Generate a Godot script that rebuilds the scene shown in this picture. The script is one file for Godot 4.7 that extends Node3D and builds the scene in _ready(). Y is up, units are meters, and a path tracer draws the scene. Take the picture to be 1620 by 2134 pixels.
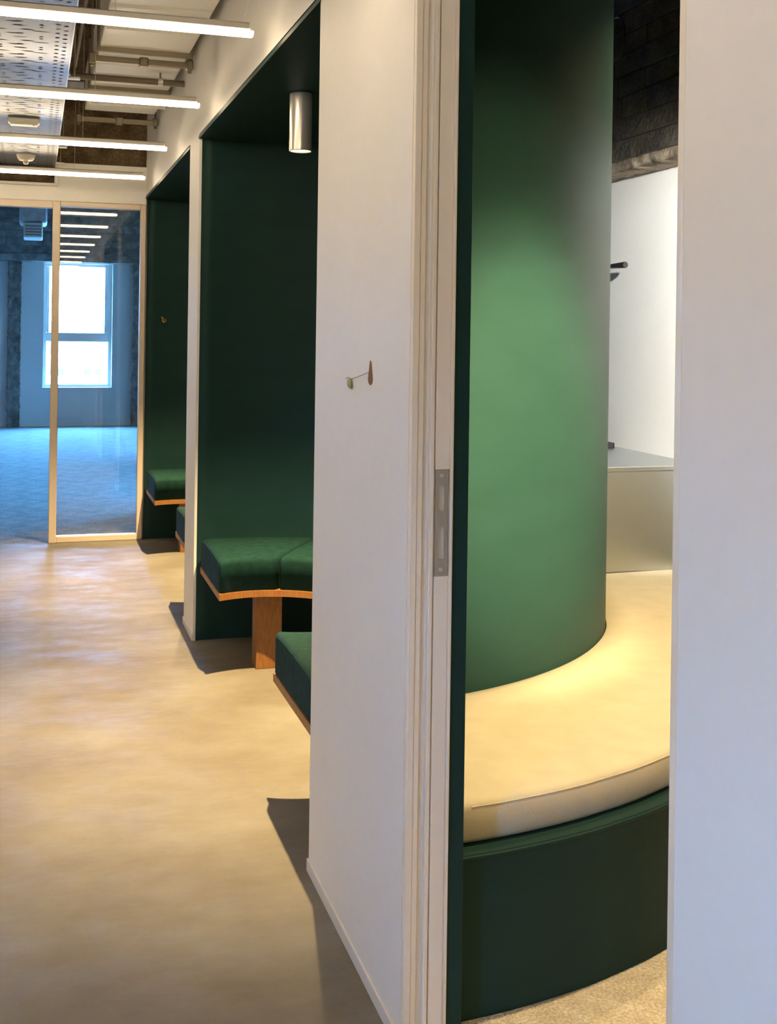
extends Node3D
# World axes: x to the side, y up, distance s along the corridor is -z. Units are metres.

var M := {}
var used := {}

func P(x: float, y: float, s: float) -> Vector3:
	return Vector3(x, y, -s)

# ---------------------------------------------------------------- naming
func numbered(called: String) -> String:
	if not used.has(called):
		used[called] = 0
		return called
	used[called] += 1
	return "%s_%03d" % [called, used[called]]

func tag(o: Node, label: String, category: String, group := "", kind := "") -> Node:
	o.set_meta("label", label)
	o.set_meta("category", category)
	if group != "":
		o.set_meta("group", group)
	if kind != "":
		o.set_meta("kind", kind)
	return o

func thing(called: String, label: String, category: String, at := Vector3.ZERO, group := "", kind := "") -> Node3D:
	var o := Node3D.new()
	o.name = numbered(called)
	add_child(o)
	o.position = at
	tag(o, label, category, group, kind)
	return o

func obj(called: String, st, mat: Material, parent: Node = null) -> MeshInstance3D:
	var mi := MeshInstance3D.new()
	mi.mesh = st.commit() if st is SurfaceTool else st
	mi.material_override = mat
	mi.cast_shadow = GeometryInstance3D.SHADOW_CASTING_SETTING_ON
	if parent == null:
		mi.name = numbered(called)
		add_child(mi)
	else:
		mi.name = called
		parent.add_child(mi, true)
	return mi

func structure(called: String, st, mat: Material, label: String, category: String) -> MeshInstance3D:
	var o := obj(called, st, mat)
	tag(o, label, category, "", "structure")
	return o

# ---------------------------------------------------------------- shapes
func begin() -> SurfaceTool:
	var st := SurfaceTool.new()
	st.begin(Mesh.PRIMITIVE_TRIANGLES)
	return st

func fin(st: SurfaceTool) -> SurfaceTool:
	st.generate_normals()
	return st

func tri(st: SurfaceTool, a: Vector3, b: Vector3, c: Vector3, sg := 4294967295) -> void:
	for p in [a, b, c]:
		st.set_smooth_group(sg)
		st.add_vertex(p)

# convex polygon, turned so that its front looks away from "inside"
func face(st: SurfaceTool, pts: Array, inside: Vector3) -> void:
	var mid := Vector3.ZERO
	for p in pts:
		mid += p
	mid /= pts.size()
	var n: Vector3 = (pts[1] - pts[0]).cross(pts[2] - pts[0])
	var flip := n.dot(mid - inside) > 0.0
	for k in range(1, pts.size() - 1):
		if flip:
			tri(st, pts[0], pts[k + 1], pts[k])
		else:
			tri(st, pts[0], pts[k], pts[k + 1])

# box from corner to corner with chamfered edges
func bx(st: SurfaceTool, lo: Vector3, hi: Vector3, b := 0.0) -> void:
	var c := (lo + hi) / 2.0
	var h := ((hi - lo) / 2.0).abs()
	b = minf(b, minf(h.x, minf(h.y, h.z)) * 0.49)
	if b <= 0.0:
		for ax in 3:
			for sg in [-1.0, 1.0]:
				var q := []
				for uv in [[-1, -1], [1, -1], [1, 1], [-1, 1]]:
					var v := Vector3.ZERO
					v[ax] = h[ax] * sg
					v[(ax + 1) % 3] = h[(ax + 1) % 3] * uv[0]
					v[(ax + 2) % 3] = h[(ax + 2) % 3] * uv[1]
					q.append(c + v)
				face(st, q, c)
		return
	for ax in 3:
		var a1 := (ax + 1) % 3
		var a2 := (ax + 2) % 3
		for sg in [-1.0, 1.0]:
			var q := []
			for uv in [[-1, -1], [1, -1], [1, 1], [-1, 1]]:
				var v := Vector3.ZERO
				v[ax] = h[ax] * sg
				v[a1] = (h[a1] - b) * uv[0]
				v[a2] = (h[a2] - b) * uv[1]
				q.append(c + v)
			face(st, q, c)
		for s1 in [-1.0, 1.0]:
			for s2 in [-1.0, 1.0]:
				var q2 := []
				for e in [[-1, 0], [1, 0], [1, 1], [-1, 1]]:
					var v2 := Vector3.ZERO
					v2[ax] = (h[ax] - b) * e[0]
					v2[a1] = s1 * (h[a1] - (b if e[1] == 1 else 0.0))
					v2[a2] = s2 * (h[a2] - (b if e[1] == 0 else 0.0))
					q2.append(c + v2)
				face(st, q2, c)
	for sx in [-1.0, 1.0]:
		for sy in [-1.0, 1.0]:
			for sz in [-1.0, 1.0]:
				face(st, [c + Vector3(sx * h.x, sy * (h.y - b), sz * (h.z - b)), c + Vector3(sx * (h.x - b), sy * h.y, sz * (h.z - b)), c + Vector3(sx * (h.x - b), sy * (h.y - b), sz * h.z)], c)

# box in x / y / s bounds
func bs(st: SurfaceTool, x0: float, x1: float, y0: float, y1: float, s0: float, s1: float, b := 0.0) -> void:
	bx(st, Vector3(minf(x0, x1), minf(y0, y1), -maxf(s0, s1)), Vector3(maxf(x0, x1), maxf(y0, y1), -minf(s0, s1)), b)

func box_obj(called: String, x0: float, x1: float, y0: float, y1: float, s0: float, s1: float, mat: Material, parent: Node, b := 0.0) -> MeshInstance3D:
	var st := begin()
	bs(st, x0, x1, y0, y1, s0, s1, b)
	return obj(called, fin(st), mat, parent)

# rings of points joined one after another; closed rings, optional caps
func loft(st: SurfaceTool, rings: Array, caps := true, sg := 1, ring_closed := true) -> void:
	var n: int = rings[0].size()
	for i in rings.size() - 1:
		var a: Array = rings[i]
		var b: Array = rings[i + 1]
		for k in (n if ring_closed else n - 1):
			var k2 := (k + 1) % n
			tri(st, a[k], b[k2], a[k2], sg)
			tri(st, a[k], b[k], b[k2], sg)
	if caps:
		for e in [0, rings.size() - 1]:
			var r: Array = rings[e]
			var mid := Vector3.ZERO
			for p in r:
				mid += p
			mid /= n
			for k in n:
				var k2 := (k + 1) % n
				if e == 0:
					tri(st, mid, r[k], r[k2], 2)
				else:
					tri(st, mid, r[k2], r[k], 2)

func tube(st: SurfaceTool, pts: Array, radii, sides := 12) -> void:
	var rings := []
	var up := Vector3.UP
	for i in pts.size():
		var d: Vector3 = (pts[mini(i + 1, pts.size() - 1)] - pts[maxi(i - 1, 0)]).normalized()
		if absf(d.dot(up)) > 0.97:
			up = Vector3.RIGHT
		var u := d.cross(up).normalized()
		var v := u.cross(d).normalized()
		up = v
		var r: float = radii if not (radii is Array) else radii[i]
		var ring := []
		for k in sides:
			var a := TAU * k / sides
			ring.append(pts[i] + u * cos(a) * r + v * sin(a) * r)
		rings.append(ring)
	loft(st, rings)

# surface of revolution round a vertical axis
func lathe(st: SurfaceTool, at: Vector3, prof: Array, sides := 32, sg := 1) -> void:
	for i in prof.size() - 1:
		for k in sides:
			var a0 := TAU * k / sides
			var a1 := TAU * (k + 1) / sides
			var q := []
			for e in [[i, a0], [i + 1, a0], [i + 1, a1], [i, a1]]:
				q.append(at + Vector3(cos(e[1]) * prof[e[0]].x, prof[e[0]].y, sin(e[1]) * prof[e[0]].x))
			tri(st, q[0], q[1], q[2], sg + i * 1000)
			tri(st, q[0], q[2], q[3], sg + i * 1000)

# plan outline (array of Vector2(x, s)) drawn out between two heights
func prism(st: SurfaceTool, outline: Array, y0: float, y1: float, sg := 1) -> void:
	var n := outline.size()
	for k in n:
		var a: Vector2 = outline[k]
		var b: Vector2 = outline[(k + 1) % n]
		tri(st, P(a.x, y0, a.y), P(b.x, y1, b.y), P(b.x, y0, b.y), sg)
		tri(st, P(a.x, y0, a.y), P(a.x, y1, a.y), P(b.x, y1, b.y), sg)
	var pk := PackedVector2Array()
	for p in outline:
		pk.append(p)
	var idx := Geometry2D.triangulate_polygon(pk)
	for t in range(0, idx.size(), 3):
		var a: Vector2 = pk[idx[t]]
		var b: Vector2 = pk[idx[t + 1]]
		var c: Vector2 = pk[idx[t + 2]]
		if (b - a).cross(c - a) < 0.0:
			var sw := b
			b = c
			c = sw
		tri(st, P(a.x, y1, a.y), P(b.x, y1, b.y), P(c.x, y1, c.y), 2)
		tri(st, P(a.x, y0, a.y), P(c.x, y0, c.y), P(b.x, y0, b.y), 3)

func curve_through(pts: Array, per := 8) -> Array:
	var out := []
	for i in pts.size() - 1:
		var p0: Vector2 = pts[maxi(i - 1, 0)]
		var p1: Vector2 = pts[i]
		var p2: Vector2 = pts[i + 1]
		var p3: Vector2 = pts[mini(i + 2, pts.size() - 1)]
		for k in per:
			out.append(p1.cubic_interpolate(p2, p0, p3, float(k) / per))
	out.append(pts[-1])
	return out

# ---------------------------------------------------------------- materials
func lin(r: float, g: float, b: float) -> Color:
	return Color(r, g, b).linear_to_srgb()

func mat(r: float, g: float, b: float, rough := 0.6, metal := 0.0) -> StandardMaterial3D:
	var m := StandardMaterial3D.new()
	m.albedo_color = lin(r, g, b)
	m.roughness = rough
	m.metallic = metal
	return m

func noise(seed_: int, freq: float, oct := 4, kind := FastNoiseLite.TYPE_SIMPLEX_SMOOTH) -> FastNoiseLite:
	var n := FastNoiseLite.new()
	n.seed = seed_
	n.frequency = freq
	n.noise_type = kind
	n.fractal_octaves = oct
	return n

# image of two tones mixed by noise layers; sx stretches the grain
func tone_image(size: int, seed_: int, dark: Color, light: Color, layers: Array, contrast := 1.0) -> Image:
	var im := Image.create(size, size, true, Image.FORMAT_RGB8)
	var maps := []
	for L in layers:
		maps.append([noise(seed_ + maps.size() * 17, L[0], L[1]).get_seamless_image(size, size), L[2], L[3], L[4]])
	for y in size:
		for x in size:
			var v := 0.0
			for q in maps:
				v += q[0].get_pixel((x * int(q[2])) % size, (y * int(q[3])) % size).r * q[1]
			v = clampf((v - 0.5) * contrast + 0.5, 0.0, 1.0)
			im.set_pixel(x, y, dark.lerp(light, v))
	im.generate_mipmaps()
	return im

func tex(im: Image) -> ImageTexture:
	return ImageTexture.create_from_image(im)

func triplanar(m: StandardMaterial3D, scale: float, world := true) -> void:
	m.uv1_triplanar = true
	m.uv1_world_triplanar = world
	m.uv1_scale = Vector3.ONE * scale

func make_materials() -> void:
	var W := Color.WHITE
	# painted plaster with a faint roller texture
	var plast := tone_image(512, 11, Color(0.982, 0.98, 0.976), W, [[0.006, 4, 0.6, 1, 1], [0.05, 3, 0.4, 1, 1]], 1.3)
	var m := mat(0.82, 0.80, 0.77, 0.6)
	m.albedo_texture = tex(plast)
	triplanar(m, 0.8)
	M.plaster = m
	M.frame = mat(0.86, 0.79, 0.68, 0.5)
	M.partition_frame = mat(0.68, 0.57, 0.455, 0.45)
	M.baseboard = mat(0.74, 0.71, 0.66, 0.45)
	# micro-cement floor: cloudy trowelled patches
	m = mat(0.215, 0.198, 0.165, 0.40)
	m.metallic_specular = 0.24
	m.albedo_texture = tex(tone_image(1024, 31, Color(0.87, 0.84, 0.80), W, [[0.004, 5, 0.7, 1, 1], [0.02, 4, 0.2, 1, 1], [0.15, 2, 0.1, 1, 1]], 1.6))
	m.roughness_texture = tex(tone_image(1024, 37, Color(0.62, 0.62, 0.62), W, [[0.006, 5, 0.65, 1, 3], [0.03, 4, 0.35, 1, 3]], 2.0))
	m.roughness = 0.80
	triplanar(m, 0.38)
	M.cement = m
	# cut pile carpet
	var pile := tone_image(512, 41, Color(0.1, 0.1, 0.1), W, [[0.09, 3, 1.0, 1, 1]], 2.0)
	m = mat(0.82, 0.745, 0.61, 0.95)
	m.albedo_texture = tex(tone_image(512, 43, Color(0.78, 0.76, 0.73), W, [[0.09, 3, 0.7, 1, 1], [0.012, 3, 0.3, 1, 1]], 1.6))
	m.heightmap_enabled = true
	m.heightmap_texture = tex(pile)
	m.heightmap_scale = 0.35
	triplanar(m, 2.2)
	M.carpet = m
	m = mat(0.30, 0.31, 0.32, 0.95)
	m.albedo_texture = tex(tone_image(512, 47, Color(0.72, 0.72, 0.72), W, [[0.08, 3, 0.6, 1, 1], [0.01, 4, 0.4, 1, 1]], 1.7))
	triplanar(m, 1.1)
	M.office_carpet = m
	# green lacquer on the drums
	m = mat(0.0125, 0.041, 0.039, 0.5)
	m.metallic_specular = 0.25
	m.albedo_texture = tex(tone_image(512, 53, Color(0.93, 0.94, 0.93), W, [[0.01, 5, 0.8, 1, 2], [0.1, 2, 0.2, 1, 1]], 1.5))
	triplanar(m, 0.7)
	M.green = m
	# velvet of the booth cushions
	m = mat(0.009, 0.038, 0.032, 0.85)
	m.rim_enabled = true
	m.rim = 0.10
	m.metallic_specular = 0.2
	m.rim_tint = 0.7
	m.albedo_texture = tex(tone_image(512, 59, Color(0.70, 0.72, 0.70), W, [[0.02, 4, 0.6, 1, 1], [0.2, 2, 0.4, 1, 1]], 1.6))
	triplanar(m, 2.0)
	M.velvet = m
	# cream cover of the round seat
	m = mat(0.70, 0.64, 0.50, 0.8)
	m.rim_enabled = true
	m.rim = 0.2
	m.albedo_texture = tex(tone_image(512, 61, Color(0.93, 0.92, 0.90), W, [[0.008, 3, 0.5, 1, 1], [0.25, 2, 0.5, 1, 1]], 1.3))
	m.heightmap_enabled = true
	m.heightmap_texture = tex(tone_image(512, 62, Color.BLACK, W, [[0.012, 3, 0.8, 1, 1], [0.2, 1, 0.2, 1, 1]], 1.2))
	m.heightmap_scale = 0.12
	triplanar(m, 1.6)
	M.cream = m
	# oak boards
	m = mat(0.33, 0.145, 0.038, 0.5)
	m.albedo_texture = tex(tone_image(512, 67, Color(0.82, 0.77, 0.72), W, [[0.015, 5, 0.8, 8, 1], [0.01, 2, 0.2, 1, 1]], 1.4))
	triplanar(m, 1.5)
	M.oak = m
	# concrete
	var rough := tone_image(512, 71, Color.BLACK, W, [[0.02, 5, 0.6, 1, 1], [0.08, 4, 0.4, 1, 1]], 1.8)
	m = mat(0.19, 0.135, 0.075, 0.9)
	m.albedo_texture = tex(tone_image(512, 73, Color(0.55, 0.52, 0.47), W, [[0.012, 5, 0.6, 1, 1], [0.09, 3, 0.4, 1, 1]], 1.7))
	m.heightmap_enabled = true
	m.heightmap_texture = tex(rough)
	m.heightmap_scale = 0.4
	triplanar(m, 0.9)
	M.concrete = m
	m = m.duplicate()
	m.albedo_color = lin(0.42, 0.34, 0.25)
	M.concrete_pale = m
	m = m.duplicate()
	m.albedo_color = lin(0.30, 0.29, 0.27)
	m.heightmap_scale = 2.0
	M.concrete_rough = m
	M.boards = []
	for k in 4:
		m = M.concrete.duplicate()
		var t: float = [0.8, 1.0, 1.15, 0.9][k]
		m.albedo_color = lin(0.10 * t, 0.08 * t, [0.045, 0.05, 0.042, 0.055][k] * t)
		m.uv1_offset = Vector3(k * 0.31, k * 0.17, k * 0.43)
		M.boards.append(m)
	M.office_boards = []
	for k in 3:
		m = M.concrete.duplicate()
		var t2: float = [0.85, 1.0, 1.15][k]
		m.albedo_color = lin(0.27 * t2, 0.26 * t2, 0.25 * t2)
		m.uv1_offset = Vector3(k * 0.3, k * 0.2, k * 0.4)
		M.office_boards.append(m)
	# metals
	m = mat(0.56, 0.59, 0.60, 0.34, 1.0)
	m.roughness_texture = tex(tone_image(512, 79, Color(0.9, 0.9, 0.9), W, [[0.02, 4, 1.0, 1, 4]], 1.0))
	triplanar(m, 1.2)
	M.steel = m
	m = mat(0.66, 0.66, 0.65, 0.38, 0.75)
	m.albedo_texture = tex(tone_image(512, 83, Color(0.88, 0.88, 0.88), W, [[0.02, 4, 1.0, 1, 1]], 1.4))
	triplanar(m, 1.0)
	M.galvanised = m
	M.duct = mat(0.84, 0.83, 0.81, 0.4, 0.1)
	M.strut = mat(0.26, 0.225, 0.165, 0.38, 0.8)
	M.dark_pipe = mat(0.16, 0.13, 0.10, 0.5, 0.2)
	M.alu = mat(0.62, 0.58, 0.52, 0.38, 0.6)
	M.plate = mat(0.46, 0.43, 0.37, 0.36, 0.35)
	M.black = mat(0.012, 0.012, 0.012, 0.4)
	M.white_plastic = mat(0.78, 0.74, 0.68, 0.4)
	M.lamp_body = mat(0.80, 0.76, 0.70, 0.22, 0.55)
	M.brass = mat(0.62, 0.40, 0.10, 0.35, 0.8)
	# perforated tray: round holes and slots cut through sheet metal
	var im := Image.create(512, 512, true, Image.FORMAT_RGBA8)
	im.fill(Color(0.93, 0.93, 0.93, 1))
	var holes := []
	for u in [0.07, 0.145, 0.855, 0.93]:
		for k in 8:
			holes.append([u, (k + 0.5) / 8.0 + (0.03 if u in [0.07, 0.93] else 0.0), 0.024, 0.020])
	for u in [0.30, 0.70]:
		for k in 3:
			holes.append([u, (k + 0.35) / 3.0, 0.022, 0.018])
			holes.append([u, (k + 0.55) / 3.0, 0.022, 0.018])
	for k in 3:
		holes.append([0.5, (k + 0.5) / 3.0, 0.07, 0.018])
		holes.append([0.5, (k + 0.15) / 3.0, 0.035, 0.022])
		holes.append([0.30, (k + 0.9) / 3.0, 0.09, 0.012])
		holes.append([0.70, (k + 0.9) / 3.0, 0.09, 0.012])
		holes.append([0.44, (k + 0.2) / 3.0, 0.07, 0.015])
		holes.append([0.57, (k + 0.8) / 3.0, 0.07, 0.015])
	for hq in holes:
		for y in range(int((hq[1] - 0.03) * 512), int((hq[1] + 0.03) * 512)):
			for x in range(int((hq[0] - hq[2]) * 512) - 2, int((hq[0] + hq[2]) * 512) + 2):
				var dx: float = (x / 512.0 - hq[0]) / hq[2]
				var dy: float = (y / 512.0 - hq[1]) / hq[3]
				if dx * dx + dy * dy < 1.0:
					im.set_pixel(posmod(x, 512), posmod(y, 512), Color(0.93, 0.93, 0.93, 0))
	m = mat(0.115, 0.13, 0.155, 0.36, 1.0)
	m.albedo_texture = tex(im)
	m.transparency = BaseMaterial3D.TRANSPARENCY_ALPHA_SCISSOR
	m.alpha_scissor_threshold = 0.5
	m.cull_mode = BaseMaterial3D.CULL_DISABLED
	M.perforated = m
	# glass
	m = mat(0.30, 0.50, 0.60, 0.0)
	m.albedo_color.a = 0.03
	m.transparency = BaseMaterial3D.TRANSPARENCY_ALPHA
	m.metallic_specular = 0.5
	M.glass = m
	# light giving faces
	m = mat(0.9, 0.88, 0.84, 0.4)
	m.emission_enabled = true
	m.emission = Color(1.0, 0.905, 0.75)
	m.emission_energy_multiplier = 26.0
	M.tube_glow = m
	m = mat(0.9, 0.88, 0.84, 0.4)
	m.emission_enabled = true
	m.emission = Color(1.0, 0.90, 0.68)
	m.emission_energy_multiplier = 6.0
	M.spot_glow = m
	# outside
	M.render_wall = mat(0.80, 0.79, 0.77, 0.8)
	M.roof = mat(0.10, 0.14, 0.18, 0.8)
	M.leaf = mat(0.16, 0.15, 0.13, 0.9)
	M.asphalt = mat(0.30, 0.30, 0.30, 0.9)
	M.dark_pane = mat(0.04, 0.05, 0.06, 0.2)

# ---------------------------------------------------------------- key places
const XW := 0.725          # corridor face of the partition
const XI := 0.817          # its lounge side
const TOP := 2.33          # head of alcoves, doors and glass
const SLAB := 3.05
const GL := 8.05           # glass partition
const FAR := 17.4          # far wall of the office
const DRUM_X := 0.858
const CENTRES := [4.19, 6.87]
const RIN := [1.185, 1.17]
const LAMP_WARM := Color(1.0, 0.87, 0.63)
const TUBE_WARM := Color(1.0, 0.87, 0.70)

func _ready() -> void:
	# camera: level, with the lens shifted down, turned 17 degrees from the corridor
	var cam := Camera3D.new()
	cam.name = "camera"
	add_child(cam)
	var f := 2400.0
	cam.projection = Camera3D.PROJECTION_FRUSTUM
	cam.near = 0.05
	cam.far = 400.0
	cam.size = 2134.0 / f * cam.near
	cam.frustum_offset = Vector2(0, -(1067.0 - 690.0) / f * cam.near)
	cam.position = Vector3(0, 1.45, 0)
	cam.basis = Basis(Vector3.UP, -atan(740.0 / f)) * Basis(Vector3(0, 0, 1), deg_to_rad(0.8))
	cam.current = true
	# daylight: bright blue sky outside the windows
	var env := Environment.new()
	var sky := Sky.new()
	var sm := ProceduralSkyMaterial.new()
	sm.sky_top_color = lin(0.15, 0.46, 0.95)
	sm.sky_horizon_color = lin(0.17, 0.48, 0.95)
	sm.ground_bottom_color = lin(0.15, 0.36, 0.70)
	sm.ground_horizon_color = lin(0.17, 0.48, 0.95)
	sm.sky_energy_multiplier = 9.0
	sm.ground_energy_multiplier = 6.0
	sky.sky_material = sm
	env.background_mode = Environment.BG_SKY
	env.sky = sky
	env.ambient_light_source = Environment.AMBIENT_SOURCE_SKY
	env.tonemap_mode = Environment.TONE_MAPPER_LINEAR
	env.tonemap_exposure = 1.0
	env.sdfgi_enabled = true
	env.ssao_enabled = true
	env.ssil_enabled = true
	var we := WorldEnvironment.new()
	we.name = "environment"
	we.environment = env
	add_child(we)

	make_materials()
	build_shell()
	build_alcoves()
	build_door()
	build_glass_partition()
	build_office()
	build_lounge()
	build_corridor_ceiling()
	build_booths()
	build_lounge_seat()
	build_lamps()
	build_small_things()
	build_outside()

# ---------------------------------------------------------------- shell
func build_shell() -> void:
	var st := begin()
	bs(st, -2.3, 0.78, -0.1, 0.0, -3.3, GL)
	bs(st, 0.78, 2.1, -0.1, 0.0, 2.98, GL)
	structure("floor", fin(st), M.cement, "beige micro-cement floor with cloudy trowelled patches in the corridor", "floor")
	st = begin()
	bs(st, -2.3, 0.9, SLAB, SLAB + 0.2, -3.3, GL + 0.4)
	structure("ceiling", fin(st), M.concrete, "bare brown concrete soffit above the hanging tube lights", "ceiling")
	# partition between corridor and lounge
	var e: float = 0.025
	st = begin()
	var top := TOP + 0.02
	bs(st, XW, XW + 0.012, 0, top, 2.205, 4.19 - 1.178)
	bs(st, XW + 0.012, XI, 0, top, 2.205, 4.19 - 1.178 - e)
	bs(st, XW, XW + 0.012, 0, top, 4.19 + 1.178, 6.87 - 1.163)
	bs(st, XW + 0.012, XI, 0, top, 4.19 + 1.178 + e, 6.87 - 1.163 - e)
	bs(st, XW, XI, top, SLAB, -3.2, GL + 0.1)
	structure("wall_right", fin(st), M.plaster, "warm white plastered partition with two green alcoves and a doorway", "wall")
	st = begin()
	bs(st, XW, XI, 0, top, -3.2, 1.186)
	structure("wall_right_near", fin(st), M.plaster, "smooth white wall that ends at the slim casing of the doorway", "wall")
	st = begin()
	bs(st, -2.4, -2.3, 0, SLAB, -3.3, -1.0)
	bs(st, -2.4, -2.3, 0, 0.85, -1.0, -0.55)
	bs(st, -2.4, -2.3, 1.57, SLAB, -1.0, -0.55)
	bs(st, -2.4, -2.3, 0, SLAB, -0.55, GL)
	structure("wall_left", fin(st), M.plaster, "plain white wall facing the alcoves across the corridor", "wall")
	var wt := thing("window_5", "white-framed window in the plain corridor wall", "window", Vector3.ZERO, "", "structure")
	box_obj("frame_stile", -2.38, -2.32, 0.85, 1.57, -1.0, -0.96, M.white_plastic, wt, 0.004)
	box_obj("frame_stile", -2.38, -2.32, 0.85, 1.57, -0.59, -0.55, M.white_plastic, wt, 0.004)
	box_obj("frame_rail", -2.38, -2.32, 0.85, 0.89, -0.96, -0.59, M.white_plastic, wt, 0.004)
	box_obj("frame_rail", -2.38, -2.32, 1.53, 1.57, -0.96, -0.59, M.white_plastic, wt, 0.004)
	box_obj("pane", -2.353, -2.347, 0.89, 1.53, -0.96, -0.59, M.glass, wt)
	# skirting flush with the plaster
	st = begin()
	bs(st, XW - 0.006, XW - 0.0005, 0, 0.033, 2.205, 3.012, 0.001)
	structure("baseboard_right", fin(st), M.baseboard, "low white skirting along the foot of the partition beside the doorway", "skirting")
	st = begin()
	bs(st, XW - 0.006, XW - 0.0005, 0, 0.033, 5.368, 5.707, 0.001)
	structure("baseboard_right", fin(st), M.baseboard, "short white skirting on the narrow pier between the two alcoves", "skirting")
	# end of the corridor behind the viewer, with a window
	st = begin()
	bs(st, -2.3, 0.75, 0, SLAB, -3.3, -3.15)
	structure("wall_back", fin(st), M.plaster, "plain white end wall of the corridor", "wall")

# wall across the corridor with holes; windows are [x0, x1, y0, y1]
func wall_with_windows(called: String, s0: float, s1: float, x0: float, x1: float, wins: Array, m: Material, label: String, top: float) -> void:
	var st := begin()
	var x := x0
	for w in wins:
		bs(st, x, w[0], 0, top, s0, s1)
		bs(st, w[0], w[1], 0, w[2], s0, s1)
		bs(st, w[0], w[1], w[3], top, s0, s1)
		x = w[1]
	bs(st, x, x1, 0, top, s0, s1)
	structure(called, fin(st), m, label, "wall")

func window_unit(called: String, x0: float, x1: float, y0: float, y1: float, s: float, label: String) -> void:
	var t := thing(called, label, "window", Vector3.ZERO, "", "structure")
	var fr: Material = M.white_plastic
	var ym := lerpf(y0, y1, 0.405)
	box_obj("frame_stile", x0, x0 + 0.05, y0, y1, s, s + 0.07, fr, t, 0.004)
	box_obj("frame_stile", x1 - 0.05, x1, y0, y1, s, s + 0.07, fr, t, 0.004)
	box_obj("frame_rail", x0 + 0.05, x1 - 0.05, y0, y0 + 0.04, s, s + 0.07, fr, t, 0.004)
	box_obj("frame_rail", x0 + 0.05, x1 - 0.05, y1 - 0.04, y1, s, s + 0.07, fr, t, 0.004)
	box_obj("frame_rail", x0 + 0.05, x1 - 0.05, ym - 0.065, ym + 0.065, s, s + 0.07, fr, t, 0.004)
	# the opening sash sits in the upper light
	box_obj("sash_stile", x0 + 0.05, x0 + 0.085, ym + 0.065, y1 - 0.04, s - 0.01, s + 0.05, fr, t, 0.004)
	box_obj("sash_stile", x1 - 0.105, x1 - 0.05, ym + 0.065, y1 - 0.04, s - 0.01, s + 0.05, fr, t, 0.004)
	box_obj("pane", x0 + 0.05, x1 - 0.05, y0 + 0.04, ym - 0.065, s + 0.03, s + 0.036, M.glass, t)
	box_obj("pane", x0 + 0.085, x1 - 0.105, ym + 0.065, y1 - 0.04, s + 0.03, s + 0.036, M.glass, t)

# ---------------------------------------------------------------- alcoves: green drums standing through the partition
func arc_pts(cx: float, cs: float, r: float, xmin: float, n := 72) -> Array:
	var a0 := acos((xmin - cx) / r)
	var out := []
	for k in n + 1:
		var a := lerpf(a0, -a0, float(k) / n)
		out.append(Vector2(cx + r * cos(a), cs + r * sin(a)))
	return out

func build_alcoves() -> void:
	for i in 2:
		var c: float = CENTRES[i]
		var ri: float = RIN[i]
		var ro := ri + 0.025
		var label: String = ["green drum-shaped alcove between the doorway and the narrow pier", "dark green alcove beside the glass partition"][i]
		var t := thing("wall_alcove", label, "alcove", Vector3.ZERO, "green drum alcoves", "structure")
		# inner lining
		var st := begin()
		var inner := arc_pts(DRUM_X, c, ri, XW + 0.0125)
		var mid := arc_pts(DRUM_X, c, ri + 0.012, XW + 0.0125)
		prism(st, inner + reversed(mid), 0.0, TOP + 0.01)
		obj("lining", fin(st), M.green, t)
		# outer skin seen from the lounge
		st = begin()
		prism(st, arc_pts(DRUM_X, c, ri + 0.0121, XW + 0.0125) + reversed(arc_pts(DRUM_X, c, ro, XW + 0.0125)), 0.0, SLAB)
		obj("outer_skin", fin(st), M.green, t)
		# ceiling panel
		st = begin()
		prism(st, arc_pts(DRUM_X, c, ri - 0.001, XW - 0.002), TOP, TOP + 0.022)
		obj("ceiling_panel", fin(st), M.green, t)
		# thin edge of the lining that shows round the opening
		st = begin()
		var hw := sqrt(ri * ri - pow(DRUM_X - XW, 2.0))
		bs(st, XW - 0.004, XW - 0.0021, TOP, TOP + 0.014, c - hw - 0.01, c + hw + 0.01)
		obj("edge_strip", fin(st), M.green, t)

func reversed(a: Array) -> Array:
	var b := a.duplicate()
	b.reverse()
	return b

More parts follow.
